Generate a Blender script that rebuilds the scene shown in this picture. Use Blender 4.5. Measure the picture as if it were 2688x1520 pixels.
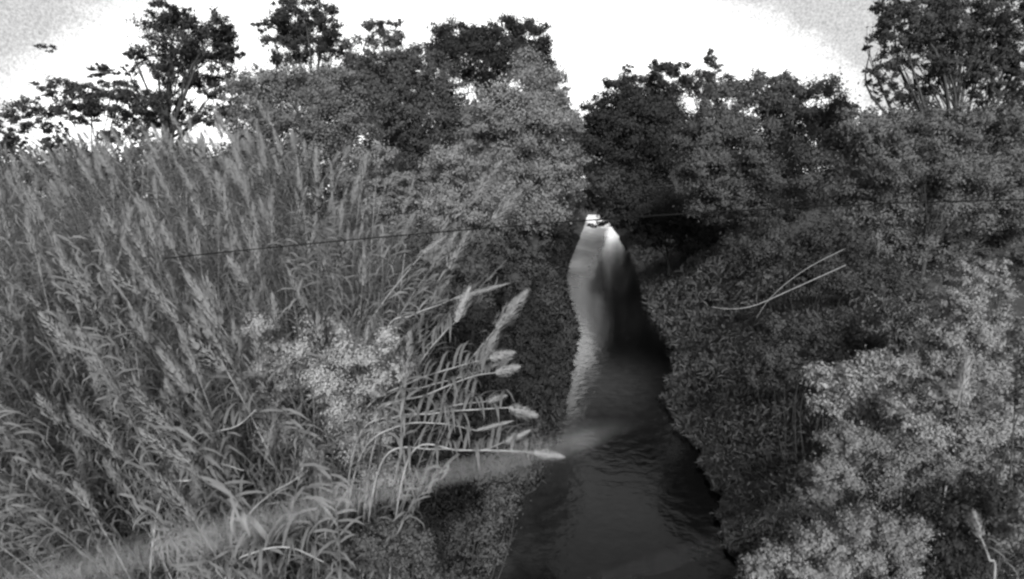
import bpy, math, random
import numpy as np
from mathutils import Vector, Matrix

for o in list(bpy.data.objects):
    bpy.data.objects.remove(o)
S = bpy.context.scene
C = S.collection
random.seed(7)
RNG = np.random.default_rng(7)

# ------------------------------------------------------------ camera, sky, sun, exposure
PW, PH, FPX = 2688.0, 1520.0, 1602.0          # photograph size, focal length in its pixels
CAM = np.array([0.0, 0.0, 7.0])
PITCH = math.atan(240 / FPX)
cam = bpy.data.cameras.new('camera')
cam.sensor_width = 36.0
cam.lens = 36.0 * FPX / PW
cam.clip_start = 0.05
cam.clip_end = 3000
cam.dof.use_dof = True
cam.dof.focus_distance = 30.0
cam.dof.aperture_fstop = cam.lens / 1000 / 0.016
cam_o = bpy.data.objects.new('camera', cam)
C.objects.link(cam_o)
cam_o.location = CAM
cam_o.rotation_euler = (math.pi / 2 - PITCH, 0, 0)
S.camera = cam_o

SUN_EL, SUN_AZ = math.radians(24), math.radians(176)     # azimuth clockwise from +Y
w = bpy.data.worlds.new('World')
S.world = w
w.use_nodes = True
nt = w.node_tree
nt.nodes.clear()
N = nt.nodes.new
L = nt.links.new
sky = N('ShaderNodeTexSky')
sky.sky_type = 'NISHITA'
sky.sun_disc = False
sky.sun_elevation = SUN_EL
sky.sun_rotation = SUN_AZ
sky.dust_density = 3.0
sky.air_density = 1.5
bw = N('ShaderNodeRGBToBW')
L(sky.outputs[0], bw.inputs[0])
tc = N('ShaderNodeTexCoord')
# thin high cloud deck: brighter low down, greyer and grainy overhead
fl = N('ShaderNodeMapping'); fl.inputs['Scale'].default_value = (1, 1, 2.0)
nm = N('ShaderNodeVectorMath'); nm.operation = 'NORMALIZE'
L(tc.outputs['Generated'], fl.inputs[0]); L(fl.outputs[0], nm.inputs[0])
dot = N('ShaderNodeVectorMath'); dot.operation = 'DOT_PRODUCT'
dot.inputs[1].default_value = (math.sin(math.radians(-4.5)), math.cos(math.radians(-4.5)), 0)
L(nm.outputs[0], dot.inputs[0])
cl = N('ShaderNodeTexNoise'); cl.inputs['Scale'].default_value = 9; cl.inputs['Detail'].default_value = 12; cl.inputs['Roughness'].default_value = 0.75
mp = N('ShaderNodeMapping'); mp.inputs['Scale'].default_value = (1, 1, 3.0)
L(tc.outputs['Generated'], mp.inputs[0]); L(mp.outputs[0], cl.inputs['Vector'])
ad = N('ShaderNodeMath'); ad.operation = 'MULTIPLY_ADD'; ad.inputs[1].default_value = 0.07
L(cl.outputs[0], ad.inputs[0]); L(dot.outputs['Value'], ad.inputs[2])
mr = N('ShaderNodeMapRange'); mr.interpolation_type = 'SMOOTHSTEP'
mr.inputs[1].default_value = 0.812; mr.inputs[2].default_value = 0.885
mr.inputs[3].default_value = 0.5; mr.inputs[4].default_value = 1.9
L(ad.outputs[0], mr.inputs[0])
gr = N('ShaderNodeTexNoise'); gr.inputs['Scale'].default_value = 330; gr.inputs['Detail'].default_value = 3; gr.inputs['Roughness'].default_value = 0.8
L(tc.outputs['Generated'], gr.inputs['Vector'])
gm = N('ShaderNodeMapRange'); gm.inputs[1].default_value = 0.3; gm.inputs[2].default_value = 0.7; gm.inputs[3].default_value = 0.6; gm.inputs[4].default_value = 1.7
L(gr.outputs[0], gm.inputs[0])
m2 = N('ShaderNodeMath'); m2.operation = 'MULTIPLY'
L(mr.outputs[0], m2.inputs[0]); L(gm.outputs[0], m2.inputs[1])
mixn = N('ShaderNodeMix'); mixn.data_type = 'FLOAT'; mixn.inputs[0].default_value = 0.96
L(bw.outputs[0], mixn.inputs[2]); L(m2.outputs[0], mixn.inputs[3])
bg = N('ShaderNodeBackground'); bg.inputs['Strength'].default_value = 0.12
L(mixn.outputs[0], bg.inputs['Color'])
wo = N('ShaderNodeOutputWorld')
L(bg.outputs[0], wo.inputs[0])

sun = bpy.data.lights.new('sun', 'SUN')
sun.energy = 1.5
sun.angle = math.radians(25)
sun.color = (1, 1, 1)
sun_o = bpy.data.objects.new('sun', sun)
C.objects.link(sun_o)
d = Vector((math.sin(SUN_AZ) * math.cos(SUN_EL), math.cos(SUN_AZ) * math.cos(SUN_EL), math.sin(SUN_EL)))
sun_o.rotation_euler = (-d).to_track_quat('-Z', 'Y').to_euler()
sun_o.location = (20, -30, 40)
S.view_settings.view_transform = 'Standard'
S.view_settings.look = 'None'
S.view_settings.gamma = 1
S.view_settings.use_curve_mapping = False
S.view_settings.exposure = 3.0
S.cycles.filter_width = 2.5
S.cycles.max_bounces = 7
S.cycles.diffuse_bounces = 5
S.cycles.transmission_bounces = 5
S.cycles.use_denoising = True

# ------------------------------------------------------------ helpers
cp, sp_ = math.cos(PITCH), math.sin(PITCH)
def ray(px, py):
    u, v = (px - PW / 2) / FPX, -(py - PH / 2) / FPX
    return np.array([u, cp + v * sp_, -sp_ + v * cp])      # per unit of view depth
def at(px, py, D):
    """Point on the sight line (px, py) at distance D straight ahead (world y = D)."""
    r = ray(px, py)
    return CAM + r * (D / r[1])
def on_water(px, py):
    r = ray(px, py)
    return CAM + r * (-CAM[2] / r[2])
def pxs(D):
    return D / FPX                                          # metres per photo pixel at distance D

def tag(o, label=None, cat=None, group=None, kind=None):
    if label: o['label'] = label
    if cat: o['category'] = cat
    if group: o['group'] = group
    if kind: o['kind'] = kind
    return o
def empty(name, loc):
    o = bpy.data.objects.new(name, None)
    C.objects.link(o)
    o.location = loc
    o.empty_display_size = 0.3
    return o
def mesh(name, V, F, mat, parent=None, normals=None, smooth=False):
    """V n x 3; F m x k (all faces of the same size)."""
    V = np.asarray(V, np.float32)
    F = np.asarray(F, np.int32)
    me = bpy.data.meshes.new(name)
    k = F.shape[1]
    me.vertices.add(len(V)); me.vertices.foreach_set('co', V.ravel())
    me.loops.add(F.size); me.loops.foreach_set('vertex_index', F.ravel())
    me.polygons.add(len(F))
    me.polygons.foreach_set('loop_start', np.arange(0, F.size, k, dtype=np.int32))
    me.polygons.foreach_set('loop_total', np.full(len(F), k, np.int32))
    if smooth or normals is not None:
        me.polygons.foreach_set('use_smooth', np.ones(len(F), bool))
    me.update(calc_edges=True)
    me.validate()
    if normals is not None:
        me.normals_split_custom_set_from_vertices(np.asarray(normals, np.float32))
    me.materials.append(mat)
    o = bpy.data.objects.new(name, me)
    C.objects.link(o)
    if parent: o.parent = parent
    return o
def unit(a):
    return a / np.maximum(np.linalg.norm(a, axis=-1, keepdims=True), 1e-9)

def tube(path, radii, n=7):
    path = np.asarray(path, float); m = len(path)
    radii = np.broadcast_to(np.asarray(radii, float), (m,))
    T = unit(np.gradient(path, axis=0))
    ref = np.array([0.13, 0.21, 0.97]) if abs(T[:, 2]).mean() < 0.8 else np.array([0.97, 0.13, 0.21])
    A = unit(np.cross(T, ref)); B = np.cross(T, A)
    th = np.linspace(0, 2 * np.pi, n, endpoint=False)
    V = path[:, None] + radii[:, None, None] * (np.cos(th)[None, :, None] * A[:, None] + np.sin(th)[None, :, None] * B[:, None])
    V = V.reshape(-1, 3)
    i = np.arange(m - 1)[:, None] * n; j = np.arange(n)[None]; j2 = (j + 1) % n
    F = np.stack([i + j, i + j2, i + n + j2, i + n + j], -1).reshape(-1, 4)
    return V, F
def merge(parts):
    Vs, Fs, b = [], [], 0
    for V, F in parts:
        Vs.append(V); Fs.append(np.asarray(F) + b); b += len(V)
    return np.concatenate(Vs), np.concatenate(Fs)
def curve(pts, n=12):
    """Catmull-Rom through pts."""
    P = np.asarray(pts, float)
    P = np.vstack([2 * P[0] - P[1], P, 2 * P[-1] - P[-2]])
    out = []
    for k in range(1, len(P) - 2):
        t = np.linspace(0, 1, n, endpoint=False)[:, None]
        a, b, c, e = P[k - 1], P[k], P[k + 1], P[k + 2]
        out.append(0.5 * (2 * b + (c - a) * t + (2 * a - 5 * b + 4 * c - e) * t ** 2 + (3 * b - a - 3 * c + e) * t ** 3))
    out.append(P[-2][None])
    return np.concatenate(out)

def grey_mat(name, base, var=0.25, scale=1.5, rough=0.75, trans=0.0, spec=0.2):
    m = bpy.data.materials.new(name)
    m.use_nodes = True
    t = m.node_tree; b = t.nodes['Principled BSDF']
    b.inputs['Roughness'].default_value = rough
    b.inputs['Specular IOR Level'].default_value = spec
    co = t.nodes.new('ShaderNodeTexCoord')
    nz = t.nodes.new('ShaderNodeTexNoise'); nz.inputs['Scale'].default_value = scale; nz.inputs['Detail'].default_value = 5
    t.links.new(co.outputs['Object'], nz.inputs['Vector'])
    r = t.nodes.new('ShaderNodeMapRange'); r.inputs[1].default_value = 0.3; r.inputs[2].default_value = 0.7
    r.inputs[3].default_value = base * (1 - var); r.inputs[4].default_value = base * (1 + var)
    t.links.new(nz.outputs[0], r.inputs[0])
    t.links.new(r.outputs[0], b.inputs['Base Color'])
    if trans > 0:
        tr = t.nodes.new('ShaderNodeBsdfTranslucent')
        t.links.new(r.outputs[0], tr.inputs['Color'])
        mx = t.nodes.new('ShaderNodeMixShader'); mx.inputs[0].default_value = trans
        t.links.new(b.outputs[0], mx.inputs[1]); t.links.new(tr.outputs[0], mx.inputs[2])
        t.links.new(mx.outputs[0], t.nodes['Material Output'].inputs['Surface'])
    return m
MAT = {}
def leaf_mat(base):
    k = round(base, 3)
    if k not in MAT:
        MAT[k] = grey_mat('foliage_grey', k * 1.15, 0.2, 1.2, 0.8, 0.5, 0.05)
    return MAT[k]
BARK = grey_mat('bark', 0.022, 0.35, 6, 0.9)
PALE_WOOD = grey_mat('weathered_wood', 0.14, 0.2, 8, 0.7)
CANE = grey_mat('cane_stem', 0.13, 0.25, 10, 0.6)
REED = grey_mat('reed_leaf', 0.125, 0.3, 1.6, 0.75, 0.5, 0.08)
PALE_PLUME = grey_mat('pale_reed_plume', 0.18, 0.15, 12, 0.85, 0.3)
PLUME = grey_mat('reed_plume', 0.125, 0.15, 12, 0.85, 0.3)
DRY = grey_mat('dry_leaf', 0.2, 0.25, 3, 0.7, 0.3)
SOIL = grey_mat('bank_soil', 0.022, 0.4, 1.2, 0.95)
CABLE = grey_mat('weathered_cable', 0.006, 0.2, 10, 0.9, 0, 0.0)

# ------------------------------------------------------------ creek and terrain
left_px = [(1270,1520),(1335,1400),(1400,1280),(1450,1150),(1480,1050),(1495,960),(1510,860),(1490,800),(1478,740),(1490,690),(1512,640),(1532,600),(1540,570),(1545,552)]
right_px = [(1925,1520),(1910,1420),(1870,1280),(1830,1180),(1770,1110),(1745,1060),(1775,960),(1760,900),(1715,830),(1690,760),(1672,700),(1650,650),(1612,605),(1592,575),(1582,552)]
EL = np.array([on_water(*p)[:2] for p in left_px]); ER = np.array([on_water(*p)[:2] for p in right_px])
def wig(y, p):
    return 0.10 * np.sin(2.3 * y + p) + 0.07 * np.sin(4.9 * y + 2 * p + 1) + 0.05 * np.sin(9.7 * y + p)
def xl(y):
    s = (EL[1, 0] - EL[0, 0]) / (EL[1, 1] - EL[0, 1])
    return np.where(y < EL[0, 1], EL[0, 0] + (y - EL[0, 1]) * s * 0.5, np.interp(y, EL[:, 1], EL[:, 0])) + wig(y, 0.0)
def xr(y):
    return np.interp(y, ER[:, 1], ER[:, 0]) + wig(y, 2.0)
def sstep(t):
    t = np.clip(t, 0, 1); return t * t * (3 - 2 * t)
def bump(x, y):
    return 0.10 * np.sin(1.3 * x + 0.7 * y) + 0.08 * np.sin(2.1 * y - 0.9 * x + 1.0) + 0.05 * np.sin(4.3 * x + 3.1 * y)
def ground(x, y):
    x = np.asarray(x, float); y = np.asarray(y, float)
    dl, dr = xl(y) - x, x - xr(y)
    HL = np.interp(y, [4, 8, 12, 18, 26, 60, 300], [0.5, 0.8, 1.6, 2.8, 3.8, 4.2, 5])
    HR = np.interp(y, [4, 8, 14, 25, 60, 300], [1.8, 2.2, 3.0, 3.8, 4.2, 5])
    zl = 0.12 + HL * sstep(dl / 5.5) + 0.05 * np.clip(dl - 5, 0, 40)
    zr = 0.12 + HR * sstep(dr / 6.0) + 0.05 * np.clip(dr - 5, 0, 40)
    z = np.where(dl > 0, zl * np.minimum(1, 0.2 + dl * 2), np.where(dr > 0, zr * np.minimum(1, 0.2 + dr * 2), -0.6 * sstep(np.minimum(-dl, -dr) / 0.6)))
    out = np.maximum(dl, dr)
    return z + bump(x, y) * np.clip(out, 0, 1)
gx = np.concatenate([np.linspace(-400, -40, 40, endpoint=False), np.linspace(-40, -8, 60, endpoint=False), np.linspace(-8, 16, 120, endpoint=False), np.linspace(16, 50, 60, endpoint=False), np.linspace(50, 400, 40)])
gy = np.concatenate([np.linspace(-25, 4, 20, endpoint=False), np.linspace(4, 40, 120, endpoint=False), np.linspace(40, 220, 120, endpoint=False), np.linspace(220, 900, 30)])
GX, GY = np.meshgrid(gx, gy)
GZ = ground(GX, GY)
V = np.stack([GX, GY, GZ], -1).reshape(-1, 3)
nx = len(gx)
i, j = np.meshgrid(np.arange(len(gy) - 1), np.arange(nx - 1), indexing='ij')
F = np.stack([i * nx + j, i * nx + j + 1, (i + 1) * nx + j + 1, (i + 1) * nx + j], -1).reshape(-1, 4)
tag(mesh('ground', V, F, SOIL, smooth=True), kind='structure')

wm = bpy.data.materials.new('creek_water'); wm.use_nodes = True
t = wm.node_tree; b = t.nodes['Principled BSDF']
b.inputs['Base Color'].default_value = (0.004, 0.004, 0.004, 1)
b.inputs['Roughness'].default_value = 0.09
b.inputs['IOR'].default_value = 1.24
co = t.nodes.new('ShaderNodeTexCoord')
n1 = t.nodes.new('ShaderNodeTexNoise'); n1.inputs['Scale'].default_value = 2.6; n1.inputs['Detail'].default_value = 5
n2 = t.nodes.new('ShaderNodeTexNoise'); n2.inputs['Scale'].default_value = 0.3; n2.inputs['Detail'].default_value = 3
t.links.new(co.outputs['Object'], n1.inputs['Vector']); t.links.new(co.outputs['Object'], n2.inputs['Vector'])
at_ = t.nodes.new('ShaderNodeAttribute'); at_.attribute_name = 'riffle'
bs = t.nodes.new('ShaderNodeMath'); bs.operation = 'MULTIPLY_ADD'; bs.inputs[1].default_value = 0.9; bs.inputs[2].default_value = 0.3
t.links.new(at_.outputs['Fac'], bs.inputs[0])
bp = t.nodes.new('ShaderNodeBump'); bp.inputs['Distance'].default_value = 0.05
t.links.new(bs.outputs[0], bp.inputs['Strength'])
t.links.new(n1.outputs[0], bp.inputs['Height']); t.links.new(bp.outputs[0], b.inputs['Normal'])
rr = t.nodes.new('ShaderNodeMapRange'); rr.inputs[1].default_value = 0.35; rr.inputs[2].default_value = 0.65; rr.inputs[3].default_value = 0.05; rr.inputs[4].default_value = 0.12
t.links.new(n2.outputs[0], rr.inputs[0])
ra = t.nodes.new('ShaderNodeMath'); ra.operation = 'MULTIPLY_ADD'; ra.inputs[1].default_value = 0.42
t.links.new(at_.outputs['Fac'], ra.inputs[0]); t.links.new(rr.outputs[0], ra.inputs[2])
t.links.new(ra.outputs[0], b.inputs['Roughness'])
si = t.nodes.new('ShaderNodeAttribute'); si.attribute_name = 'sheen_and_mud'
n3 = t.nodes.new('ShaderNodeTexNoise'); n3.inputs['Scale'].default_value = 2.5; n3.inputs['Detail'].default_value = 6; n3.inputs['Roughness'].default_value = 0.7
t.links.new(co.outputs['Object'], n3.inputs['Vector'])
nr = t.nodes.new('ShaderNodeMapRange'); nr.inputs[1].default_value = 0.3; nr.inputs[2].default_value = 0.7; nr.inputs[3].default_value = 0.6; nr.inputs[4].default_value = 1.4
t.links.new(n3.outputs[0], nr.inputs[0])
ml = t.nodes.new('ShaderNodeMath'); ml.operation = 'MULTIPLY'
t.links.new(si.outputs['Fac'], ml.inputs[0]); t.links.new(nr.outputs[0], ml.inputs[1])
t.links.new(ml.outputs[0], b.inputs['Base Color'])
wy = np.concatenate([np.linspace(-20, 8, 20, endpoint=False), np.linspace(8, 60, 120, endpoint=False), np.linspace(60, 260, 90)])
wu = np.linspace(0, 1, 41)
wl, wr = xl(wy) - 0.6, xr(wy) + 0.6
WX = wl[:, None] + (wr - wl)[:, None] * wu[None]
WY = np.repeat(wy[:, None], len(wu), 1)
V = np.stack([WX, WY, 0 * WX], -1).reshape(-1, 3)
m_ = len(wu)
i, j = np.meshgrid(np.arange(len(wy) - 1), np.arange(m_ - 1), indexing='ij')
F = np.stack([i * m_ + j, i * m_ + j + 1, (i + 1) * m_ + j + 1, (i + 1) * m_ + j], -1).reshape(-1, 4)
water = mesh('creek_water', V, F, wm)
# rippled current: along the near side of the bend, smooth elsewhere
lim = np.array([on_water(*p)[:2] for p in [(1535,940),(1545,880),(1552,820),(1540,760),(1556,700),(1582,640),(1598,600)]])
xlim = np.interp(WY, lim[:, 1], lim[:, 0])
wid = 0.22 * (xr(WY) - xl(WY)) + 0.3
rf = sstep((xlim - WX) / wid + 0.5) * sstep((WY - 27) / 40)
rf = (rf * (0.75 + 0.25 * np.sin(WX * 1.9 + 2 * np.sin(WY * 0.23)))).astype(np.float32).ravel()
# water colour: sky reflection painted in as paler patches, plus mud at the margin
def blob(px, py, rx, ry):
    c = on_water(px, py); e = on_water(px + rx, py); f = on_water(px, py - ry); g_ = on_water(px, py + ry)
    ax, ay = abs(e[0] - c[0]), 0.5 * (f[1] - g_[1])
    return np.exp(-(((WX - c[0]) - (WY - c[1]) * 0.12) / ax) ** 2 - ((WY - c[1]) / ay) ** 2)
sheen_and_mud = 0.001 + 0.026 * blob(1600, 1010, 120, 75) + 0.003 * blob(1610, 1330, 140, 90) + 0.006 * blob(1500, 1180, 90, 60)
sheen_and_mud = sheen_and_mud + 0.014 * np.exp(-np.maximum(WX - xl(WY), 0) / 0.7) * (WY < 24)
sheen_and_mud = (sheen_and_mud.ravel() + rf * (0.05 + 0.17 * sstep((WY.ravel() - 42) / 35))).astype(np.float32)  # bright strip: the sky's reflection painted as lighter colour along the riffle
sa_ = water.data.attributes.new('sheen_and_mud', 'FLOAT', 'POINT'); sa_.data.foreach_set('value', sheen_and_mud)
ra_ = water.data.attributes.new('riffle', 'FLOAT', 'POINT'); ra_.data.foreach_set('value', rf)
tag(water, kind='structure')


# ------------------------------------------------------------ foliage
def leaf_quads(P, outn, size, aspect=0.5, blend=0.6, rng=RNG, droop=0.2):
    """One folded four-corner leaf spray per point; shading follows the clump it sits on."""
    n = len(P)
    size = np.broadcast_to(size, (n,)) * rng.uniform(0.6, 1.4, n)
    dirv = unit(rng.normal(size=(n, 3)) + 0.7 * outn + np.array([0, 0, -droop]))
    side = unit(np.cross(dirv, rng.normal(size=(n, 3))))
    nor = np.cross(dirv, side)
    sg = np.where((nor * outn).sum(-1, keepdims=True) < 0, -1.0, 1.0)
    side, nor = side * sg, nor * sg                        # every spray faces out of its clump
    hl, hw = size * 0.5, size * 0.5 * aspect
    base = P - dirv * hl[:, None]; tip = P + dirv * hl[:, None] - np.array([0, 0, 0.15]) * size[:, None]
    m = P + nor * (0.12 * size)[:, None]
    l = m + side * hw[:, None]; r = m - side * hw[:, None]
    V = np.stack([base, l, tip, r], 1).reshape(-1, 3)
    i = np.arange(n) * 4
    F = np.concatenate([np.stack([i, i + 2, i + 1], -1), np.stack([i, i + 3, i + 2], -1)])
    nn = unit(blend * outn + (1 - blend) * nor)
    return V, F, np.repeat(nn, 4, 0)

def cloud(lobes, D, dens, leaf_px, rng, fill=1.0, sub=0.3, jitter=0.6, gaps=0.0):
    """lobes: (px, py, rx, ry) in photo pixels at distance D -> leaf centres, outward normals, lobe centres."""
    s = pxs(D)
    P, O, cen = [], [], []
    for q in lobes:
        cx, cy, rx, ry = q[:4]
        c = at(cx, cy, D)
        rz = 0.5 * (rx + ry)
        c = c + np.array([0, rng.uniform(-jitter, jitter) * rz * s, 0])
        R = np.array([rx, rz, ry]) * s
        cen.append(c)
        nsub = max(7, int(round(fill * 11 * (rz / 40) ** 1.3)) + 8)
        u = unit(rng.normal(size=(nsub, 3)))
        rad = rng.uniform(0.35, 0.95, nsub)[:, None] ** 0.6
        sc = c + u * rad * R
        sr = sub * R.mean() * rng.uniform(0.6, 1.35, nsub)
        keep = rng.uniform(size=nsub) > gaps
        sc, sr = sc[keep], sr[keep]
        tot = dens * math.pi * rx * ry / (leaf_px ** 2)
        per = np.maximum(4, tot * sr ** 2 / max((sr ** 2).sum(), 1e-9)).astype(int)
        idx = np.repeat(np.arange(len(sc)), per)
        v = unit(rng.normal(size=(len(idx), 3)))
        rr_ = np.abs(rng.normal(size=len(idx)))[:, None] * 0.45 + 0.25
        ax = unit(unit(sc - c) + rng.normal(size=sc.shape) * 0.6 + np.array([0, 0, 0.3]))   # each spray reaches outwards its own way
        st = rng.uniform(0.0, 1.1, len(sc))[:, None]
        off = v * rr_ * sr[idx][:, None] * np.array([1.05, 1.05, 0.8])
        along = (off * ax[idx]).sum(-1, keepdims=True)
        p = sc[idx] + off + ax[idx] * along * st[idx]
        P.append(p)
        O.append(unit(0.75 * v + 0.65 * unit(p - c) + np.array([0, 0, 0.25])))
    return np.concatenate(P), np.concatenate(O), np.array(cen)

def woody(root, base, cen, r0, rng, mat=BARK, name='trunk', limbs=True, fork=0.45):
    """Tapered trunk with limbs bending into the lobes of the crown; coordinates relative to root."""
    base = np.asarray(base, float)
    top = cen.mean(0); top = top.copy(); top[2] = cen[:, 2].max() * 0.7 + cen[:, 2].mean() * 0.3
    f = base + (top - base) * fork
    f[:2] = base[:2] * 0.6 + f[:2] * 0.4
    parts = []
    if name == 'stem':
        for c in cen:
            b0 = base + np.array([0.25 * (c[0] - base[0]), 0.15 * rng.normal(), 0])
            b0[2] = float(ground(b0[0], b0[1])) - 0.1
            mid = b0 * 0.5 + c * 0.5 + rng.normal(size=3) * 0.05 * np.linalg.norm(c - b0)
            parts.append(tube(curve([b0, mid, c], 5), np.linspace(r0 * 0.22, r0 * 0.08, 11), 5))
        V, F = merge(parts)
        return mesh(name, V - np.array(root.location), F, mat, root)
    trunk = curve([base - [0, 0, 0.3], base + (f - base) * 0.5 + rng.normal(size=3) * 0.02 * np.linalg.norm(f - base), f], 6)
    parts.append(tube(trunk, np.linspace(r0, r0 * 0.75, len(trunk))))
    for c in (cen if limbs else cen[:1]):
        st_ = trunk[int(rng.integers(len(trunk) // 2, len(trunk)))] if limbs else f
        mid = st_ * 0.45 + c * 0.55 + rng.normal(size=3) * 0.09 * np.linalg.norm(c - st_)
        mid[2] += 0.05 * np.linalg.norm(c - st_)
        pth = curve([st_, mid, c], 5)
        parts.append(tube(pth, np.linspace(r0 * 0.3, r0 * 0.06, len(pth)), 6))
        for _ in range(3):
            e = mid + (c - mid) * rng.uniform(0.8, 1.1) + rng.normal(size=3) * 0.07 * np.linalg.norm(c - st_)
            pth = curve([st_ * 0.25 + mid * 0.75, mid * 0.4 + e * 0.6 + [0, 0, 0.1], e], 4)
            parts.append(tube(pth, np.linspace(r0 * 0.1, r0 * 0.03, len(pth)), 5))
    V, F = merge(parts)
    return mesh(name, V - np.array(root.location), F, mat, root)

NSEED = [100]
LEAF, DENS, SUB = 0.46, 2.1, 1.35
def plant(name, label, cat, lobes, D, base_px, tone, leaf_px=9, dens=3.0, group=None, r0=None, aspect=0.55, blend=0.6, sub=0.3, gaps=0.0, stemname='trunk', crownname='crown', fork=0.45, jitter=0.6, limbs=True, fill=1.0):
    NSEED[0] += 1
    leaf_px = leaf_px * LEAF; dens = dens * DENS; sub = sub * SUB
    rng = np.random.default_rng(NSEED[0])
    P, O, cen = cloud(lobes, D, dens, leaf_px, rng, sub=sub, gaps=gaps, jitter=jitter, fill=fill)
    bx = at(base_px, 600, D)[0]
    by = D + 0.0
    base = np.array([bx, by, float(ground(bx, by))])
    # keep the foliage out of the ground
    g = ground(P[:, 0], P[:, 1])
    k = P[:, 2] > g + 0.05
    P, O = P[k], O[k]
    root = empty(name, base)
    tag(root, label, cat, group)
    V, F, Nn = leaf_quads(P, O, leaf_px * pxs(D) * 1.6, aspect, blend, rng)
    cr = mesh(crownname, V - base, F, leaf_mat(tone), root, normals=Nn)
    if r0 is None: r0 = 0.012 * max(2.0, cen[:, 2].max() - base[2]) + 0.02
    woody(root, base, cen, r0, rng, name=stemname, fork=fork, limbs=limbs)
    return root

# ---- trees, from the farthest to the nearest
G1 = None
plant('oak_tree', 'dark oak with rounded crown lobes and small sky holes behind the tall pale tree', 'tree',
      [(1190,85,65,42),(1245,110,50,45),(1310,85,60,45),(1390,95,60,48),(1240,165,100,60),(1425,150,28,60),(1345,160,85,50),(1260,215,60,30),(1150,110,40,40),(1440,215,22,40)],
      60, 1290, 0.028, 8, 3.6, sub=0.24, gaps=0.0, fork=0.55)
plant('oak_tree', 'dark tree beside the sky notch with jagged outer branches over the far creek', 'tree',
      [(1610,245,55,35),(1680,215,60,40),(1575,290,40,35),(1740,210,50,35),(1680,300,110,70),(1610,370,80,80),(1720,380,90,80),(1640,470,90,70),(1650,330,80,60),(1740,300,70,60),(1570,400,40,70),(1720,480,80,60),(1560,330,25,40),(1650,180,16,12),(1720,170,22,14),(1780,180,30,20)],
      55, 1790, 0.03, 8, 3.2, sub=0.24, fork=0.4)
plant('spire_tree', 'thin pointed treetop rising above the rounded tree crowns near the sky notch', 'tree',
      [(1862,150,16,24),(1868,185,36,22),(1830,210,50,22),(1905,215,45,16),(1950,222,22,8),(1790,225,40,20),(1860,235,70,22),(1990,200,16,18),(2005,225,30,18)],
      62, 1865, 0.045, 7, 2.6, sub=0.25, fork=0.75)
plant('oak_tree', 'tall dark spreading oak above the cane tops with a bare trunk showing below', 'tree',
      [(440,95,85,65),(540,110,75,65),(410,150,65,40),(520,175,85,40),(440,35,50,28),(590,95,38,55),(355,145,30,14),(470,205,70,28),(340,185,22,14),(610,140,30,20),(480,50,40,30),
       (455,260,60,16),(560,235,60,20),(380,255,40,20),(520,300,90,26),(420,320,70,22),(590,285,50,26)],
      48, 440, 0.035, 8, 2.5, sub=0.18, gaps=0.1, fill=1.8, fork=0.62, r0=0.4)
plant('oak_tree', 'dark upright oak whose top leaves the picture, between broad tree and tall oak', 'tree',
      [(770,55,80,50),(835,90,60,55),(735,35,35,30),(860,55,45,40),(800,130,85,35),(790,5,55,28),(690,65,28,18),(720,110,50,16),(880,110,30,30),(760,155,50,18)],
      52, 838, 0.035, 8, 2.6, sub=0.18, gaps=0.1, fill=1.8, fork=0.6, r0=0.38)
plant('leaning_tree', 'low ragged tree letting sky through above the leftmost reed tops', 'tree',
      [(70,280,80,26),(170,235,60,26),(240,260,60,45),(300,270,60,50),(30,320,45,22),(100,330,40,18),(330,235,40,30),(250,185,26,28),(300,190,14,10),(20,370,30,26),(200,300,50,26),(290,350,60,22),(350,320,50,40),(120,375,40,18),(60,345,14,40),(160,350,12,40),(405,285,45,45)],
      42, 260, 0.042, 8, 2.6, sub=0.17, gaps=0.15, fill=2.2, fork=0.4)
plant('young_tree', 'thin young tree ending in one small leaf tuft against the white sky', 'tree',
      [(105,122,16,6),(135,130,16,9)], 42, 125, 0.05, 6, 2.4, r0=0.012, fork=0.9, limbs=False)
plant('flat_topped_tree', 'mid grey tree with flat layered top and dark trunk stub in its sky hole', 'tree',
      [(985,68,42,17),(1040,62,22,10),(1015,98,62,18),(945,135,55,40),(1095,145,55,40),(1080,180,70,40),(1000,185,80,45),(940,190,60,50),(1150,210,60,45),(1060,240,90,55),(960,255,70,50),(1180,260,60,55),(1110,320,90,70),(1000,320,70,60),(1030,400,80,60),(1120,400,80,60),(1190,330,60,60),(1215,420,60,60),(1060,310,80,60)],
      50, 1028, 0.062, 8, 3.4, sub=0.26, fork=0.7, r0=0.35)
plant('broad_tree', 'broad pale round-topped tree just behind the cane plumes', 'tree',
      [(700,220,90,45),(810,215,100,45),(900,245,75,60),(640,265,45,45),(760,290,110,55),(860,320,100,60),(680,330,70,50),(930,330,70,70),(800,390,120,60)],
      38, 780, 0.115, 8, 3.6, sub=0.25, fork=0.4)
plant('columnar_tree', 'tall pale tower-shaped tree standing between the dark oak and the creek', 'tree',
      [(1390,175,48,48),(1370,245,70,65),(1440,255,50,70),(1310,300,70,70),(1420,330,90,70),(1290,380,60,60),(1380,400,90,70),(1480,420,45,60),(1440,470,80,60),(1350,480,80,60),(1500,490,35,40),(1400,550,100,50),(1490,330,28,60),(1400,310,80,70),(1250,330,50,60),(1330,420,80,60),(1430,420,80,60)],
      36, 1400, 0.145, 8, 3.6, sub=0.25, fork=0.35, r0=0.3)
plant('round_bush', 'pale dome-shaped bush below the tower-shaped tree', 'bush',
      [(1180,425,65,48),(1255,460,65,55),(1145,485,50,60),(1310,530,50,50),(1220,530,90,60),(1150,560,70,50),(1280,590,70,40)],
      27, 1215, 0.165, 8, 3.8, sub=0.24, stemname='stem', crownname='foliage')
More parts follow.
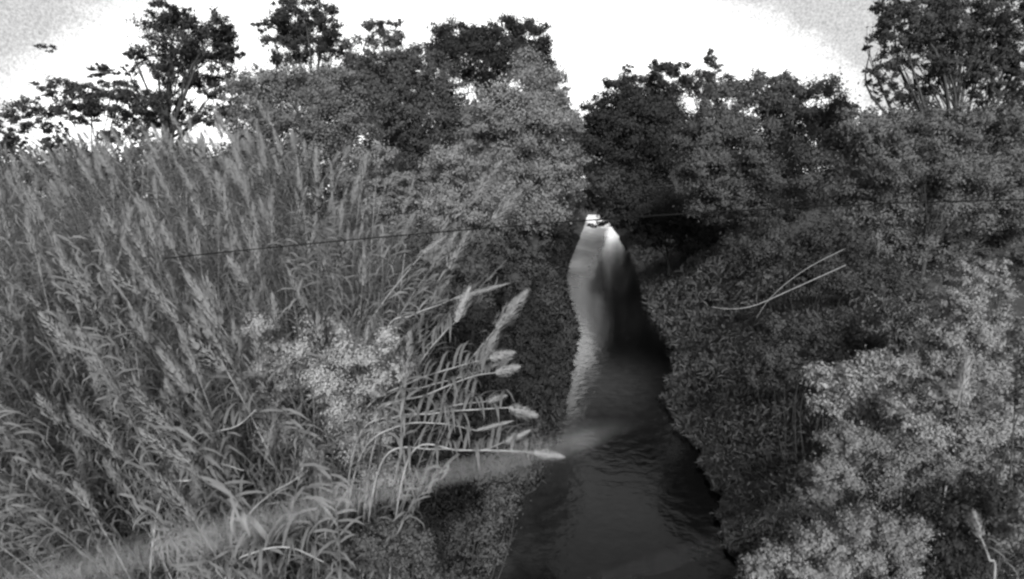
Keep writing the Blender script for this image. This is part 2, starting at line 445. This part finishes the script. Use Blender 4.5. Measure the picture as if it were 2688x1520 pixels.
plant('round_bush', 'pale double-topped bush between the cane plumes and the dome-shaped bush', 'bush',
      [(995,420,55,40),(950,460,50,60),(1045,465,42,45),(990,520,80,60),(1050,550,60,50),(1090,520,30,40)],
      26, 1000, 0.155, 8, 3.6, sub=0.24, stemname='stem', crownname='foliage')
plant('creek_tree', 'dark low tree hanging over the far end of the water', 'tree',
      [(1590,500,70,50),(1680,540,90,60),(1640,570,60,40),(1760,560,90,60),(1560,520,30,30),(1720,610,70,40),(1850,560,90,60),(1820,620,80,40)],
      44, 1760, 0.045, 8, 3.4, sub=0.25)
plant('round_tree', 'large dark round-crowned tree filling the far bank beside the sky notch', 'tree',
      [(1900,270,75,55),(2030,240,85,55),(2120,265,80,60),(1850,345,80,70),(1990,340,110,80),(2140,350,95,80),(1830,440,75,70),(1950,450,105,80),(2060,210,45,22),(2080,460,100,80),(2190,300,50,40),(2200,420,80,80),(1900,530,90,60),(2030,550,100,60),(1940,390,80,60),(1900,330,80,50),(1830,380,60,50),(2050,310,70,50),(2210,360,60,50)],
      33, 1990, 0.075, 8.5, 3.4, sub=0.22, fork=0.35)
plant('oak_tree', 'large near oak with forked dark trunks and sky between its leaves', 'tree',
      [(2400,60,90,65),(2520,45,100,65),(2640,60,75,90),(2360,155,60,32),(2310,205,42,45),(2440,145,75,60),(2550,180,80,60),(2640,190,60,70),(2590,265,50,45),(2400,245,50,28),(2350,15,55,40),(2280,120,24,16),(2330,255,40,20),(2480,215,60,40),(2680,290,40,60),(2440,10,80,40),(2560,0,90,40),(2690,30,60,60),(2690,120,60,60),(2690,220,50,60),(2600,110,80,60),(2470,90,80,60),(2350,90,60,50),(2640,320,60,40)],
      26, 2500, 0.045, 9, 2.0, sub=0.14, gaps=0.2, fill=2.2, fork=0.45, r0=0.26)
plant('round_tree', 'mid grey tree mass under the forked oak trunks', 'tree',
      [(2240,340,70,55),(2350,330,80,45),(2460,330,80,45),(2560,350,80,60),(2640,420,70,80),(2300,430,90,70),(2420,430,100,70),(2540,460,90,80),(2250,530,80,70),(2360,540,100,70),(2480,560,100,70),(2610,560,90,70),(2320,630,80,50),(2440,650,90,50),(2560,650,80,50),(2660,560,60,70),(2670,650,60,60),(2680,480,50,60),(2680,720,50,60),(2650,330,60,50)],
      22, 2430, 0.095, 9, 3.3, sub=0.22, fork=0.3)

plant('creek_tree', 'dark tree leaning over the bank where the creek narrows out of sight', 'tree',
      [(1640,360,60,60),(1600,440,45,60),(1690,430,70,80),(1630,520,60,50),(1720,540,70,60),(1600,545,25,30),(1585,588,22,7),(1555,592,14,5)], 78, 1700, 0.03, 7, 3.2, sub=0.25)
plant('creek_tree', 'farthest dark tree closing the end of the creek under the sky notch', 'tree',
      [(1500,370,60,60),(1560,390,60,60),(1470,450,60,60),(1540,470,70,60),(1600,470,60,60),(1650,430,60,70),(1660,340,60,60),(1720,290,60,60),(1610,350,40,50),(1510,530,60,30),(1580,540,50,22),(1640,530,50,30)], 150, 1480, 0.04, 6, 3.2, sub=0.25, limbs=True)  # upper lobes, hidden from view, added to keep sky out of the water's reflection
plant('creek_tree', 'dim tree standing at the foot of the tower-shaped tree by the water', 'tree',
      [(1470,530,50,50),(1430,580,60,50),(1490,590,28,30),(1400,630,60,40),(1460,640,28,30)], 45, 1420, 0.045, 7, 3.2, sub=0.25)
# ---- bushes on the banks
B = dict(stemname='stem', crownname='foliage')
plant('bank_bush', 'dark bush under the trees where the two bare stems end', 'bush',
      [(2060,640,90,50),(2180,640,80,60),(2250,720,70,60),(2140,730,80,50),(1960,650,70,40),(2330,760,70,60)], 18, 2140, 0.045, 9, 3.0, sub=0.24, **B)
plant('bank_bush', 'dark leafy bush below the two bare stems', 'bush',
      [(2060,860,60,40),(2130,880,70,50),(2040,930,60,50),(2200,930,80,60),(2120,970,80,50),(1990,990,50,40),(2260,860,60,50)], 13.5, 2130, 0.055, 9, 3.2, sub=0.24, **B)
plant('pale_bush', 'tall pale fine-leaved bush with spiky top beside the frame edge trees', 'bush',
      [(2560,730,70,50),(2500,800,70,55),(2600,790,50,70),(2460,880,60,60),(2550,880,90,70),(2620,900,50,80),(2520,970,90,70),(2450,960,50,60),(2580,690,20,24),(2630,700,14,30),(2600,1010,70,60)],
      10.5, 2540, 0.18, 8.5, 3.8, sub=0.22, **B)
plant('leafy_sapling', 'pale large-leaved sapling with stems showing beneath its leaves', 'sapling',
      [(2160,990,50,30),(2240,970,60,30),(2300,945,50,25),(2230,1020,80,35),(2330,1000,60,40),(2180,1060,50,30),(2290,1070,60,35),(2370,960,45,30)],
      9.0, 2240, 0.195, 14, 3.6, aspect=0.42, blend=0.4, sub=0.34, **B)
plant('pale_bush', 'brightest pale bush around the solitary plume', 'bush',
      [(2400,1080,60,40),(2470,1040,60,35),(2540,1060,60,45),(2380,1130,50,40),(2460,1130,80,45),(2560,1140,80,50),(2630,1100,50,60)],
      8.0, 2470, 0.21, 9.5, 5.0, sub=0.28, blend=0.75, aspect=0.6, **B)
plant('pale_bush', 'low pale bush sloping to the water below the sapling', 'bush',
      [(2240,1160,90,40),(2360,1190,90,45),(2170,1230,70,45),(2300,1250,100,50),(2440,1230,80,45),(2140,1300,50,40),(2540,1210,70,40),(2620,1220,60,50)],
      7.6, 2320, 0.15, 9, 5.0, sub=0.22, **B)
plant('pale_bush', 'nearest pale bush at the foot of the bank beside the dark water', 'bush',
      [(2260,1360,80,40),(2350,1400,70,60),(2160,1420,70,40),(2240,1450,90,50),(2060,1480,70,40),(2340,1490,70,50),(2160,1510,90,40),(1990,1500,40,35)],
      6.6, 2240, 0.185, 9.5, 5.2, sub=0.24, **B)
plant('dark_bush', 'dark bush behind the small leafy cane', 'bush',
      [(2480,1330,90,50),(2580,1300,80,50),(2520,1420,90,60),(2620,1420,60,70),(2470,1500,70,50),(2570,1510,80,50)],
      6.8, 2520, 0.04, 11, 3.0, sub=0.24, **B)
plant('pale_bush', 'pale sprig cut by the picture edge above the darkest bush', 'bush',
      [(2680,900,22,50),(2685,980,26,60),(2670,1040,30,40)], 7.4, 2720, 0.12, 12, 3.0, sub=0.3, **B)
plant('pale_bush', 'pale sprig cut by the picture edge beside the small leafy cane', 'bush',
      [(2680,1330,24,50),(2670,1420,30,60),(2685,1490,24,40)], 6.0, 2730, 0.12, 12, 3.0, sub=0.3, **B)
plant('vine_bush', 'pale tangled vine growth woven through the middle of the near cane stand', 'vine',
      [(860,870,65,37),(780,930,52,50),(930,920,78,37),(850,985,65,50),(985,1000,52,50),(740,1020,52,50),(900,1070,65,62),(730,1110,52,62),(820,1150,65,50),(930,1170,65,50),(990,1240,65,37),(1020,900,39,37),(690,960,39,37),(660,860,52,30),(1060,960,39,30),(780,1240,65,37),(1000,1110,39,50),(860,1270,52,37)],
      8.4, 850, 0.26, 9, 3.6, sub=0.34, blend=0.7, gaps=0.1, **B)
plant('bank_bush', 'mid grey leafy bush at the near water edge below the drooping canes', 'bush',
      [(900,1420,70,45),(1000,1400,70,45),(1090,1420,60,45),(960,1480,90,45),(1080,1500,80,45),(1170,1500,50,40),(860,1500,60,40)],
      7.2, 1000, 0.075, 11, 3.8, sub=0.25, **B)
plant('bank_bush', 'dim bush on the reed bank next to the bright strip of water', 'bush',
      [(1390,650,50,40),(1420,720,40,40),(1360,730,60,50),(1330,660,50,50),(1440,780,40,40),(1280,720,60,50)],
      21, 1370, 0.05, 9, 3.2, sub=0.24, **B)
plant('bank_bush', 'mid grey bush filling the gap between the leaning canes and the dim creekside bush', 'bush',
      [(1110,640,60,50),(1180,650,60,50),(1240,690,60,50),(1150,730,70,50),(1230,770,60,50),(1170,810,60,40),(1260,640,50,40)],
      17, 1180, 0.075, 9, 3.4, sub=0.26, **B)
plant('bank_bush', 'dim sprawling bush dipping into the nearest water beside the low leafy bush', 'bush',
      [(1210,1420,60,60),(1270,1370,50,50),(1320,1300,50,50),(1240,1500,60,50),(1370,1230,45,45),(1300,1240,50,50),(1290,1450,40,50),(1400,1150,40,40),(1350,1160,50,40)],
      9.6, 1210, 0.065, 10, 3.0, sub=0.3, **B)
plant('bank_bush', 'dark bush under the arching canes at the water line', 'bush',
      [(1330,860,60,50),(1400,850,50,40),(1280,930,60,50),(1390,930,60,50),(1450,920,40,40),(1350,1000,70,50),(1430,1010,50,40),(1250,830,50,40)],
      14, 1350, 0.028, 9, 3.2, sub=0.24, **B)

# ---- leafy ground cover on the banks and the far wood (nobody could count these)
def cover(name, label, n, xf, yr, size, tone, hmax, seed, aspect=0.5, droop=0.2):
    rng = np.random.default_rng(seed)
    y = np.exp(rng.uniform(math.log(yr[0]), math.log(yr[1]), n))
    x = xf(y, rng)
    ok = (x < xl(y) + 0.25) | (x > xr(y) - 0.2)
    x, y = x[ok], y[ok]
    lump = 0.5 + 0.5 * np.sin(1.7 * x + 0.6 * np.sin(0.9 * y)) * np.sin(1.4 * y + 0.8 * np.sin(1.1 * x)) + 0.3 * np.sin(3.7 * x + 2.9 * y)
    h = hmax * np.clip(lump, 0.05, 1.3) * rng.uniform(0.0, 1, len(x)) ** 0.6
    h *= np.clip(0.25 + 0.6 * np.maximum(xl(y) - x, x - xr(y)), 0.2, 1)
    P = np.stack([x, y, ground(x, y) + h + 0.04], -1)
    O = unit(np.stack([0.9 * np.cos(1.7 * x) + rng.normal(size=len(x)) * 0.4, -0.3 + rng.normal(size=len(x)) * 0.4, np.full(len(x), 0.8)], -1))
    V, F, Nn = leaf_quads(P, O, size * np.clip(y / 14, 0.6, 3) * rng.choice([0.55, 0.8, 1.5], len(x), p=[0.5, 0.35, 0.15]), aspect, 0.65, rng, droop)
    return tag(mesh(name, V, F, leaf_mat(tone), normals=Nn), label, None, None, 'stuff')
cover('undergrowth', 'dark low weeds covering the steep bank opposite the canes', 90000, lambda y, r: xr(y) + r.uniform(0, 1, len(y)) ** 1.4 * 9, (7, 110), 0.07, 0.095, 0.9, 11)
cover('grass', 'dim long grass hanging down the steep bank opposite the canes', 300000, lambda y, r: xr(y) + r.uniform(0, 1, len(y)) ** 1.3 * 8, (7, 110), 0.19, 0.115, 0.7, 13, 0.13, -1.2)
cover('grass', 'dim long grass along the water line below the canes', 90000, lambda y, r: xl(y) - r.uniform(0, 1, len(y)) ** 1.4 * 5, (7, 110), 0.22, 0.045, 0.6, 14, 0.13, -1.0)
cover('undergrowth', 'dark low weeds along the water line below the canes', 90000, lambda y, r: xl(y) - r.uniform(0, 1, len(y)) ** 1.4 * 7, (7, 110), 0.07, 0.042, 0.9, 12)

rng = np.random.default_rng(31)
lob = []
P, O = [], []
for k in range(150):
    D = rng.uniform(75, 150)
    px = rng.uniform(-250, 2950) if k < 90 else rng.uniform(900, 2900)
    c = at(px, 420, D); 
    gz = float(ground(c[0], c[1]))
    H = 3 if abs(px - 1510) <= 60 else (rng.uniform(6, 10) if px < 880 else (rng.uniform(11, 16) if k < 90 else rng.uniform(5, 8)))
    R = np.array([4.5, 4.5, H / 2])
    if xl(D) - 3 < c[0] < xr(D) + 3: continue
    n = 2600
    u = unit(rng.normal(size=(n, 3)))
    p = np.array([c[0], D, gz + H * 0.5]) + u * R * rng.uniform(0.55, 1, n)[:, None] * (1 + 0.2 * np.sin(5 * u[:, :1] + k) * np.cos(4 * u[:, 2:]))
    P.append(p); O.append(unit(u + [0, 0, 0.3]))
V, F, Nn = leaf_quads(np.concatenate(P), np.concatenate(O), 0.55, 0.6, 0.6, rng)
tag(mesh('distant_woods', V, F, leaf_mat(0.05), normals=Nn), 'dark wood closing the view behind all the trees', kind='stuff')

# ------------------------------------------------------------ giant reeds
def leaf_strip(L, W, rise, droop, seg=5):
    """Arching ribbon leaf from the origin along +x with drooping tip (unit frame: x out, z up)."""
    t = np.linspace(0, 1, seg + 1)
    x = L * (t - 0.18 * t ** 3 * droop); z = L * (rise * t - droop * t ** 2.2)
    wd = W * 0.5 * np.array([0.55, 1.0, 0.95, 0.75, 0.45, 0.04]) if seg == 5 else W * 0.5 * np.interp(t, [0, .3, .67, 1], [.55, 1, .8, .04])
    Vl = np.stack([x, wd, z + 0.15 * wd], -1); Vr = np.stack([x, -wd, z + 0.15 * wd], -1)
    V = np.stack([Vl, Vr], 1).reshape(-1, 3)
    i = np.arange(seg) * 2
    return V, np.stack([i, i + 1, i + 3, i + 2], -1)
def frame(T, az):
    """3x3 matrix: x = outward at azimuth az around axis T, z = along T."""
    T = T / np.linalg.norm(T)
    ref = np.array([0.0, 0, 1]) if abs(T[2]) < 0.9 else np.array([1.0, 0, 0])
    A = np.cross(ref, T); A /= np.linalg.norm(A); B = np.cross(T, A)
    X = math.cos(az) * A + math.sin(az) * B
    return np.stack([X, np.cross(T, X), T], 1)
def plume_geo(L, W, n, rng):
    """Feathery spindle along +z: many fine upward blades round a stalk."""
    t = rng.uniform(0.0, 1, n)
    prof = np.sin(np.pi * np.clip(t * 0.93 + 0.05, 0, 1) ** 0.8) ** 0.6
    az = rng.uniform(0, 2 * np.pi, n)
    bl = L * rng.uniform(0.08, 0.17, n); r0 = W * 0.5 * prof * rng.uniform(0.0, 1.0, n)
    c, s = np.cos(az), np.sin(az)
    b0 = np.stack([r0 * c, r0 * s, t * L * 0.92], -1)
    tip = b0 + np.stack([c * W * 0.2 * prof * rng.uniform(0, 1.4, n), s * W * 0.2 * prof, bl], -1)
    sd = np.stack([-s, c, 0 * s], -1) * (W * 0.06)
    V = np.stack([b0 - sd * 0.5, b0 + sd * 0.5, tip], 1).reshape(-1, 3)
    nn = np.repeat(unit(np.stack([c, s, 0.5 + 0 * c], -1)), 3, 0)
    return V, np.arange(3 * n).reshape(-1, 3), nn
def cane_path(H, lean, n=10):
    t = np.linspace(0, 1, n)
    return np.stack([H * lean * t ** 1.9, 0 * t, H * (t - 0.12 * lean * t ** 2.5)], -1)
def cane_parts(H, lean, nleaf, seed, plume=True, seg=5, npl=560, wide=0.038):
    rng = np.random.default_rng(seed)
    path = cane_path(H, lean)
    st = tube(path, np.linspace(0.016, 0.006, len(path)), 5)
    tt = np.linspace(0, 1, len(path))
    leaves = []
    az0 = rng.uniform(0, 6.28)
    for k in range(nleaf):
        t = 0.22 + 0.76 * (k + rng.uniform(0, 0.6)) / nleaf
        p = np.array([np.interp(t, tt, path[:, a]) for a in range(3)])
        T = np.array([np.interp(min(t + 0.03, 1), tt, path[:, a]) for a in range(3)]) - np.array([np.interp(t - 0.03, tt, path[:, a]) for a in range(3)])
        LL = rng.uniform(0.28, 0.5)
        V, F = leaf_strip(LL, wide * rng.uniform(0.8, 1.2), rng.uniform(0.55, 1.0), rng.uniform(0.5, 1.15), seg)
        az = az0 + k * math.pi + rng.normal() * 0.7
        M = frame(T, az)
        leaves.append((V @ M.T + p, F))
    pl = None
    if plume:
        V, F, nn = plume_geo(rng.uniform(0.55, 0.85), rng.uniform(0.22, 0.32), npl, rng)
        T = path[-1] - path[-2]
        M = frame(T, 0)
        pl = (V @ M.T + path[-1] - T / np.linalg.norm(T) * 0.05, F, nn @ M.T)
    return st, merge(leaves), pl

PROTO = []
for k in range(9):
    H = [5.2, 4.6, 5.8, 5.0, 4.4, 5.5, 4.9, 5.3, 4.7][k]
    lean = [0.10, 0.22, 0.15, 0.32, 0.45, 0.06, 0.28, 0.2, 0.38][k]
    st, lv, pl = cane_parts(H, lean, 58, 500 + k, True)
    root = empty('giant_reed', (0, 0, 0))
    mesh('stem', *st, CANE, root)
    tag(mesh('leaf_blades', *lv, REED, root), kind='stuff')
    mesh('plume', pl[0], pl[1], PLUME, root, normals=pl[2])
    PROTO.append((root, H))
used = [False] * len(PROTO)
def put_reed(k, loc, rz, sc, tilt, label, group, plume=True):
    src = PROTO[k][0]
    if used[k]:
        r = src.copy(); C.objects.link(r)
        for ch in src.children:
            if not plume and ch.name.startswith('plume'): continue
            c = ch.copy(); C.objects.link(c); c.parent = r
    else:
        r = src; used[k] = True
    r.location = loc
    r.rotation_euler = (tilt[0], tilt[1], rz)
    r.scale = (sc, sc, sc)
    tag(r, label, 'reed', group)
    return r
ZT_Y = [6, 8, 10, 13, 16, 20, 26, 32]
ZT = [3.6, 4.6, 5.4, 6.5, 7.3, 8.3, 9.3, 10.0]
def reed_edge(y):
    """x of the stand's creek-side edge."""
    return np.interp(y, [6, 8, 10, 13, 17, 22, 27, 32], [-2.3, -1.8, -2.0, -2.8, -4.6, -7.0, -9.0, -11.5])
rng = np.random.default_rng(77)
spots = []
tries = 0
while len(spots) < 1350 and tries < 20000:
    tries += 1
    y = math.exp(rng.uniform(math.log(6.5), math.log(31)))
    half = 0.86 * y + 1.5
    x = -rng.uniform(0, half)
    if x > reed_edge(y): continue
    spots.append((y, x))
spots.sort()
ROWS = [(0, 9.5, 'leafy reed cane in the nearest row of the stand', 'reeds of the nearest row'),
        (9.5, 14, 'leafy leaning reed cane in the middle rows', 'reeds of the middle rows'),
        (14, 20, 'tall upright reed cane deep in the stand', 'reeds deeper in the stand'),
        (20, 99, 'tall reed cane in the back rows', 'reeds of the back rows')]
nin = 0
rest = []
order = rng.permutation(len(spots))
chosen = set(order[:290].tolist())
for q, (y, x) in enumerate(spots):
    k = int(rng.integers(len(PROTO)))
    gz = float(ground(x, y)) - 0.1
    zt = float(np.interp(y, ZT_Y, ZT)) + rng.normal() * 0.35
    pxx = 1344 + x / y * FPX
    fan = (pxx - 760) / 700.0                        # canes fan outwards: back-left on one side, over the creek on the other
    sc = np.clip((zt - gz) / PROTO[k][1], 0.55, 1.45)
    if fan < 0: rz = math.pi + rng.normal() * 1.0
    else: rz = rng.normal() * 1.1 + (0 if rng.uniform() < min(1, fan * 2) else math.pi)
    up = float(np.clip((22 - y) / 10, -0.3, 1))         # the back rows stand straighter
    tl = (rng.normal() * 0.05, (0.02 + 0.14 * float(np.clip(abs(fan), 0, 1))) * up - 0.05 * (1 - up) + rng.normal() * 0.05)
    zt = zt - 0.8 * float(np.clip((470 - pxx) / 300, 0, 1)) * float(np.clip((y - 12) / 8, 0, 1))
    sc = np.clip((zt - gz) / PROTO[k][1], 0.55, 1.45)
    row = next(r for r in ROWS if r[0] <= y < r[1])
    if q in chosen:
        side = 0 if pxx < 420 else (1 if pxx < 800 else 2)
        where = ['toward the outer picture edge', 'straight below the tall spreading oak', 'toward the creek'][side]
        put_reed(k, (x, y, gz), rz, sc, tl, row[2] + ', ' + where, row[3] + ' ' + where, rng.uniform() < 0.7)
    else:
        rest.append((k, x, y, gz, rz, sc, tl))
# the remaining canes of the stand, past what can be told apart
geo = {}
for k in range(len(PROTO)):
    geo[k] = cane_parts(PROTO[k][1], [0.10, 0.22, 0.15, 0.32, 0.45, 0.06, 0.28, 0.2, 0.38][k], 50, 700 + k, True, 3, 240)
lp, pp, pn = [], [], []
for (k, x, y, gz, rz, sc, tl) in rest:
    M = np.array((Matrix.Rotation(rz, 3, 'Z') @ Matrix.Rotation(tl[1], 3, 'Y') @ Matrix.Rotation(tl[0], 3, 'X'))) * sc
    st, lv, pl = geo[k]
    o = np.array([x, y, gz])
    lp.append((lv[0] @ M.T + o, lv[1])); lp.append((st[0] @ M.T + o, st[1]))
    if rng.uniform() < 0.3:
        pp.append((pl[0] @ M.T + o, pl[1])); pn.append(pl[2] @ (M / sc).T)
rb = tag(empty('reed_bed', (-8, 15, 2)), 'dense thicket of further canes filling the whole stand', kind='stuff')
V, F = merge(lp); m = mesh('leaf_blades', V - np.array(rb.location), F, REED, rb); tag(m, kind='stuff')
V, F = merge(pp); m = mesh('plumes', V - np.array(rb.location), F, PLUME, rb, normals=np.concatenate(pn)); tag(m, kind='stuff')

# ---- single canes that can be told apart: every leaf its own part
LEAFM = []
for k in range(5):
    V, F = leaf_strip([0.62, 0.5, 0.7, 0.56, 0.45][k], 0.05, [0.75, 0.5, 0.9, 0.6, 0.8][k], [0.95, 0.8, 1.2, 1.1, 0.7][k])
    o = mesh('leaf', V, F, CANE)
    LEAFM.append(o.data); bpy.data.objects.remove(o)
for mdat in LEAFM:
    mdat.materials.clear(); mdat.materials.append(REED)
def hero(pts, D, label, plume_tip=None, nleaf=16, hang=True, seed=1, leafscale=1.0, plume_w=0.2, start=0.12, tone=PALE_PLUME, root_dx=-0.5):
    rng = np.random.default_rng(900 + seed)
    pts = [(px + (rng.normal() * (6 if hang else 1.5) if 0 < q < len(pts) - 1 else 0), py + (rng.normal() * (6 if hang else 1.5) if 0 < q < len(pts) - 1 else 0)) for q, (px, py) in enumerate(pts)]
    P = np.array([at(px, py, (D[0] + (D[1] - D[0]) * k / (len(pts) - 1)) if isinstance(D, tuple) else D) for k, (px, py) in enumerate(pts)])
    bx, by = P[0, 0] + root_dx, P[0, 1] + 0.2
    if bx > xl(by) - 0.9 and bx < 2: bx = float(xl(by)) - 0.9
    base = np.array([bx, by, float(ground(bx, by))])
    path = curve(np.vstack([base - [0, 0, 0.1], base * 0.55 + P[0] * 0.45 + [-0.12 * (P[0, 0] - bx), 0, 0.35], P]), 8)
    i0 = 16
    root = tag(empty('giant_reed', base), label, 'reed', None)
    V, F = tube(path, np.linspace(0.017, 0.007, len(path)), 6)
    mesh('stem', V - base, F, CANE, root)
    hp = path[i0:]
    for k in range(nleaf):
        t = start + (0.96 - start) * k / nleaf
        f = t * (len(hp) - 1); a = int(f)
        p = hp[a] + (hp[min(a + 1, len(hp) - 1)] - hp[a]) * (f - a)
        T = hp[min(a + 1, len(hp) - 1)] - hp[max(a - 1, 0)]
        M = frame(T, k * math.pi + rng.normal() * 0.6)
        if hang:   # blades of a bowed cane turn over and hang
            out = unit(np.array([T[0] * 0.7, rng.normal() * 0.35, T[2] * 0.5 + 0.15]) / np.linalg.norm(T))
            up = np.array([0.0, 0, 1.0]); Y = unit(np.cross(up, out)); up = np.cross(out, Y)
            M = np.stack([out, Y, up], 1)
        lo = bpy.data.objects.new('leaf', LEAFM[int(rng.integers(5))])
        C.objects.link(lo); lo.parent = root
        s = leafscale * rng.uniform(0.7, 1.1)
        mw = Matrix([list(r) for r in (M * s)]).to_4x4(); mw.translation = Vector(p - base)
        lo.matrix_local = mw
    if plume_tip is not None:
        tip = at(plume_tip[0], plume_tip[1], D[1] if isinstance(D, tuple) else D)
        ax = tip - P[-1]; Lp = np.linalg.norm(ax)
        V, F, nn = plume_geo(Lp * 1.02, plume_w, 520, rng)
        M = frame(ax, 0)
        mesh('plume', V @ M.T + P[-1] - base, F, tone, root, normals=nn @ M.T)
    return root
hero([(950,1090),(1080,1010),(1200,955),(1285,940)], 8.5, 'bowed cane ending in the highest of the three plumes over the dark water edge', (1352,925), 16, seed=1)
hero([(985,1095),(1120,1035),(1230,985),(1300,978)], 8.3, 'bowed cane whose short plume hangs just under the highest creekside plume', (1366,962), 16, seed=2)
hero([(1000,1060),(1110,1000),(1220,985),(1290,962)], 8.8, 'bowed cane with slim faint plume between the two bright creekside plumes', (1345,940), 12, seed=12, plume_w=0.1)
hero([(950,1130),(1090,1088),(1200,1062),(1275,1054)], 8.2, 'bowed cane with a plume pointing level above the longest drooping plume', (1330,1038), 14, seed=3, plume_w=0.14)
hero([(1000,1125),(1150,1085),(1260,1068),(1335,1070)], 8.0, 'bowed cane with long plume drooping farthest out toward the water', (1410,1092), 16, seed=4)
hero([(1010,1200),(1150,1175),(1260,1180),(1320,1162)], 7.8, 'nearly level cane with its plume turned up at the tip', (1390,1130), 16, seed=5, plume_w=0.13)
hero([(1080,1190),(1200,1178),(1320,1190),(1400,1188)], 7.6, 'level bare cane reaching farthest over the pool with pale tip plume', (1480,1200), 14, seed=6, plume_w=0.14)
hero([(950,1190),(1060,1120),(1160,1120),(1250,1130)], 7.9, 'bowed cane with short thin tip below the drooping plumes', (1345,1105), 14, seed=13, plume_w=0.08)
hero([(1030,1070),(1110,950),(1165,875),(1195,845)], 8.8, 'upright leaning cane with the thickest pale plume above the bowed canes', (1233,755), 14, hang=True, seed=7, plume_w=0.22)
hero([(945,900),(1000,800),(1065,715),(1110,665)], 10.5, 'long leaning cane crossing just under the thin cable with slim plume', (1168,622), 12, hang=False, seed=8, plume_w=0.14)
hero([(1010,880),(1080,830),(1150,800),(1190,785)], 9.6, 'slim bare cane slanting behind the thickest plume', (1330,745), 10, hang=False, seed=14, plume_w=0.1)
hero([(430,1290),(510,1255),(570,1225),(640,1235)], 6.9, 'bowed cane with hanging blades like a comb low in the near row', None, 12, seed=9, leafscale=0.9)
hero([(500,1170),(560,1145),(620,1120),(672,1075)], 7.2, 'cane with broad pale hanging blades above the comb-like cane', None, 12, seed=10, leafscale=0.9)
hero([(640,1380),(700,1310),(760,1270),(808,1235)], 6.8, 'slanting cane tip with short feathered blades beside the vine bush', None, 14, seed=11, leafscale=0.45)
hero([(600,1500),(680,1450),(760,1430),(850,1475)], 6.3, 'bowed cane at the bottom edge with drooping fan of blades', None, 14, seed=15, leafscale=0.9)
hero([(2610,1515),(2596,1470),(2582,1430),(2572,1405)], 5.2, 'small leafy cane with plume before the darkest bush', (2555,1340), 7, hang=False, seed=16, plume_w=0.13, leafscale=0.42, root_dx=0.1)
hero([(2500,1180),(2510,1120),(2514,1080),(2518,1055)], (8.4, 7.5), 'solitary pale upright plume standing in the brightest bush', (2543,938), 6, hang=False, seed=17, plume_w=0.19, leafscale=0.5, root_dx=0.05)

# ------------------------------------------------------------ cable across the creek and bare stems
pts = [at(px, py, D) for px, py, D in [(430,679,9.8),(530,668,9.8),(940,628,9.7),(1390,590,9.5),(1800,561,9.3),(2250,537,9.1),(2688,524,8.9),(3000,519,8.7)]]
V, F = tube(curve(pts, 8), 0.010, 6)
tag(mesh('cable', V, F, CABLE), 'thin dark sagging cable strung across the creek from bank to bank', 'cable')
pts = [at(px, py, D) for px, py, D in [(1868,806,13.0),(1920,811,13),(1980,802,13.2),(2060,768,14),(2140,732,15.5),(2220,696,17.5)]]
V, F = tube(curve(pts, 6), np.linspace(0.004, 0.014, 31) * (1 + 0.12 * np.sin(np.arange(31) * 1.9)), 6)
tag(mesh('bare_stem', V, F, PALE_WOOD), 'thicker pale bare stem curving low over the dark bank', 'stem')
pts = [at(px, py, D) for px, py, D in [(1985,835,13.2),(2020,785,13.4),(2075,735,14.2),(2140,692,15.5),(2220,652,17.5)]]
V, F = tube(curve(pts, 6), np.linspace(0.003, 0.010, 25) * (1 + 0.12 * np.sin(np.arange(25) * 2.3)), 6)
tag(mesh('bare_stem', V, F, PALE_WOOD), 'thinner pale bare stem crossing above the thicker one', 'stem')

# ------------------------------------------------------------ cobweb strands hung between the bridge rail and the bank bushes
WEB = grey_mat('cobweb', 0.75, 0.1, 60, 0.8)
def cobweb(ptsD, n, spread, label, seed):
    rng = np.random.default_rng(seed)
    mid = curve([at(*p) for p in ptsD], 10)
    m = len(mid); parts = []
    for k in range(n):
        ph = rng.uniform(0, 6.28, (3, 3)); fr = rng.uniform(1, 5, (3, 1))
        t = np.linspace(0, 1, m)
        off = sum(np.sin(6.28 * fr[q, 0] * t[:, None] + ph[q][None]) for q in range(3)) / 2.2
        far = np.linalg.norm(mid - CAM, axis=1)
        parts.append(tube(mid + off * spread, rng.uniform(0.00004, 0.00013) * np.clip((0.75 - far) / 0.3, 0.06, 1), 3))
    V, F = merge(parts)
    return tag(mesh('cobweb_strand', V, F, WEB), label, 'cobweb')

cobweb([(-250,1610,.24),(200,1500,.28),(900,1310,.33),(1450,1170,.40),(1660,1125,.75),(1760,1090,3.0),(2200,980,7),(2400,1010,9.2)], 6, 0.006, 'long slack cobweb strand, out of focus, slanting over the reeds and water', 5)
cobweb([(1380,1600,.36),(1700,1485,.40),(2100,1330,.46),(2450,1190,.6),(2560,1120,1.6),(2600,1050,8.0)], 1, 0.004, 'shorter blurred cobweb strand slanting across the bushes near the darkest bush', 6)

# ---- driftwood at the water's edge
c0 = on_water(1775, 1132); c1 = on_water(1872, 1106)
pth = curve([c0 + [-0.1, 0, -0.05], c0 * 0.6 + c1 * 0.4 + [0, 0, 0.08], c0 * 0.25 + c1 * 0.75 + [0, 0.03, 0.16], c1 + [0.05, 0.1, 0.3]], 5)
tw = curve([pth[6], pth[6] + [0.1, -0.1, 0.12], pth[6] + [0.22, -0.12, 0.3]], 4)
V, F = merge([tube(pth, np.linspace(0.035, 0.012, len(pth)) * (1 + 0.15 * np.sin(np.arange(len(pth)) * 2.1)), 7), tube(tw, np.linspace(0.014, 0.005, len(tw)), 5)])
tag(mesh('driftwood_branch', V, F, BARK), 'small dark forked branch lying half in the water against the grassy bank', 'branch')
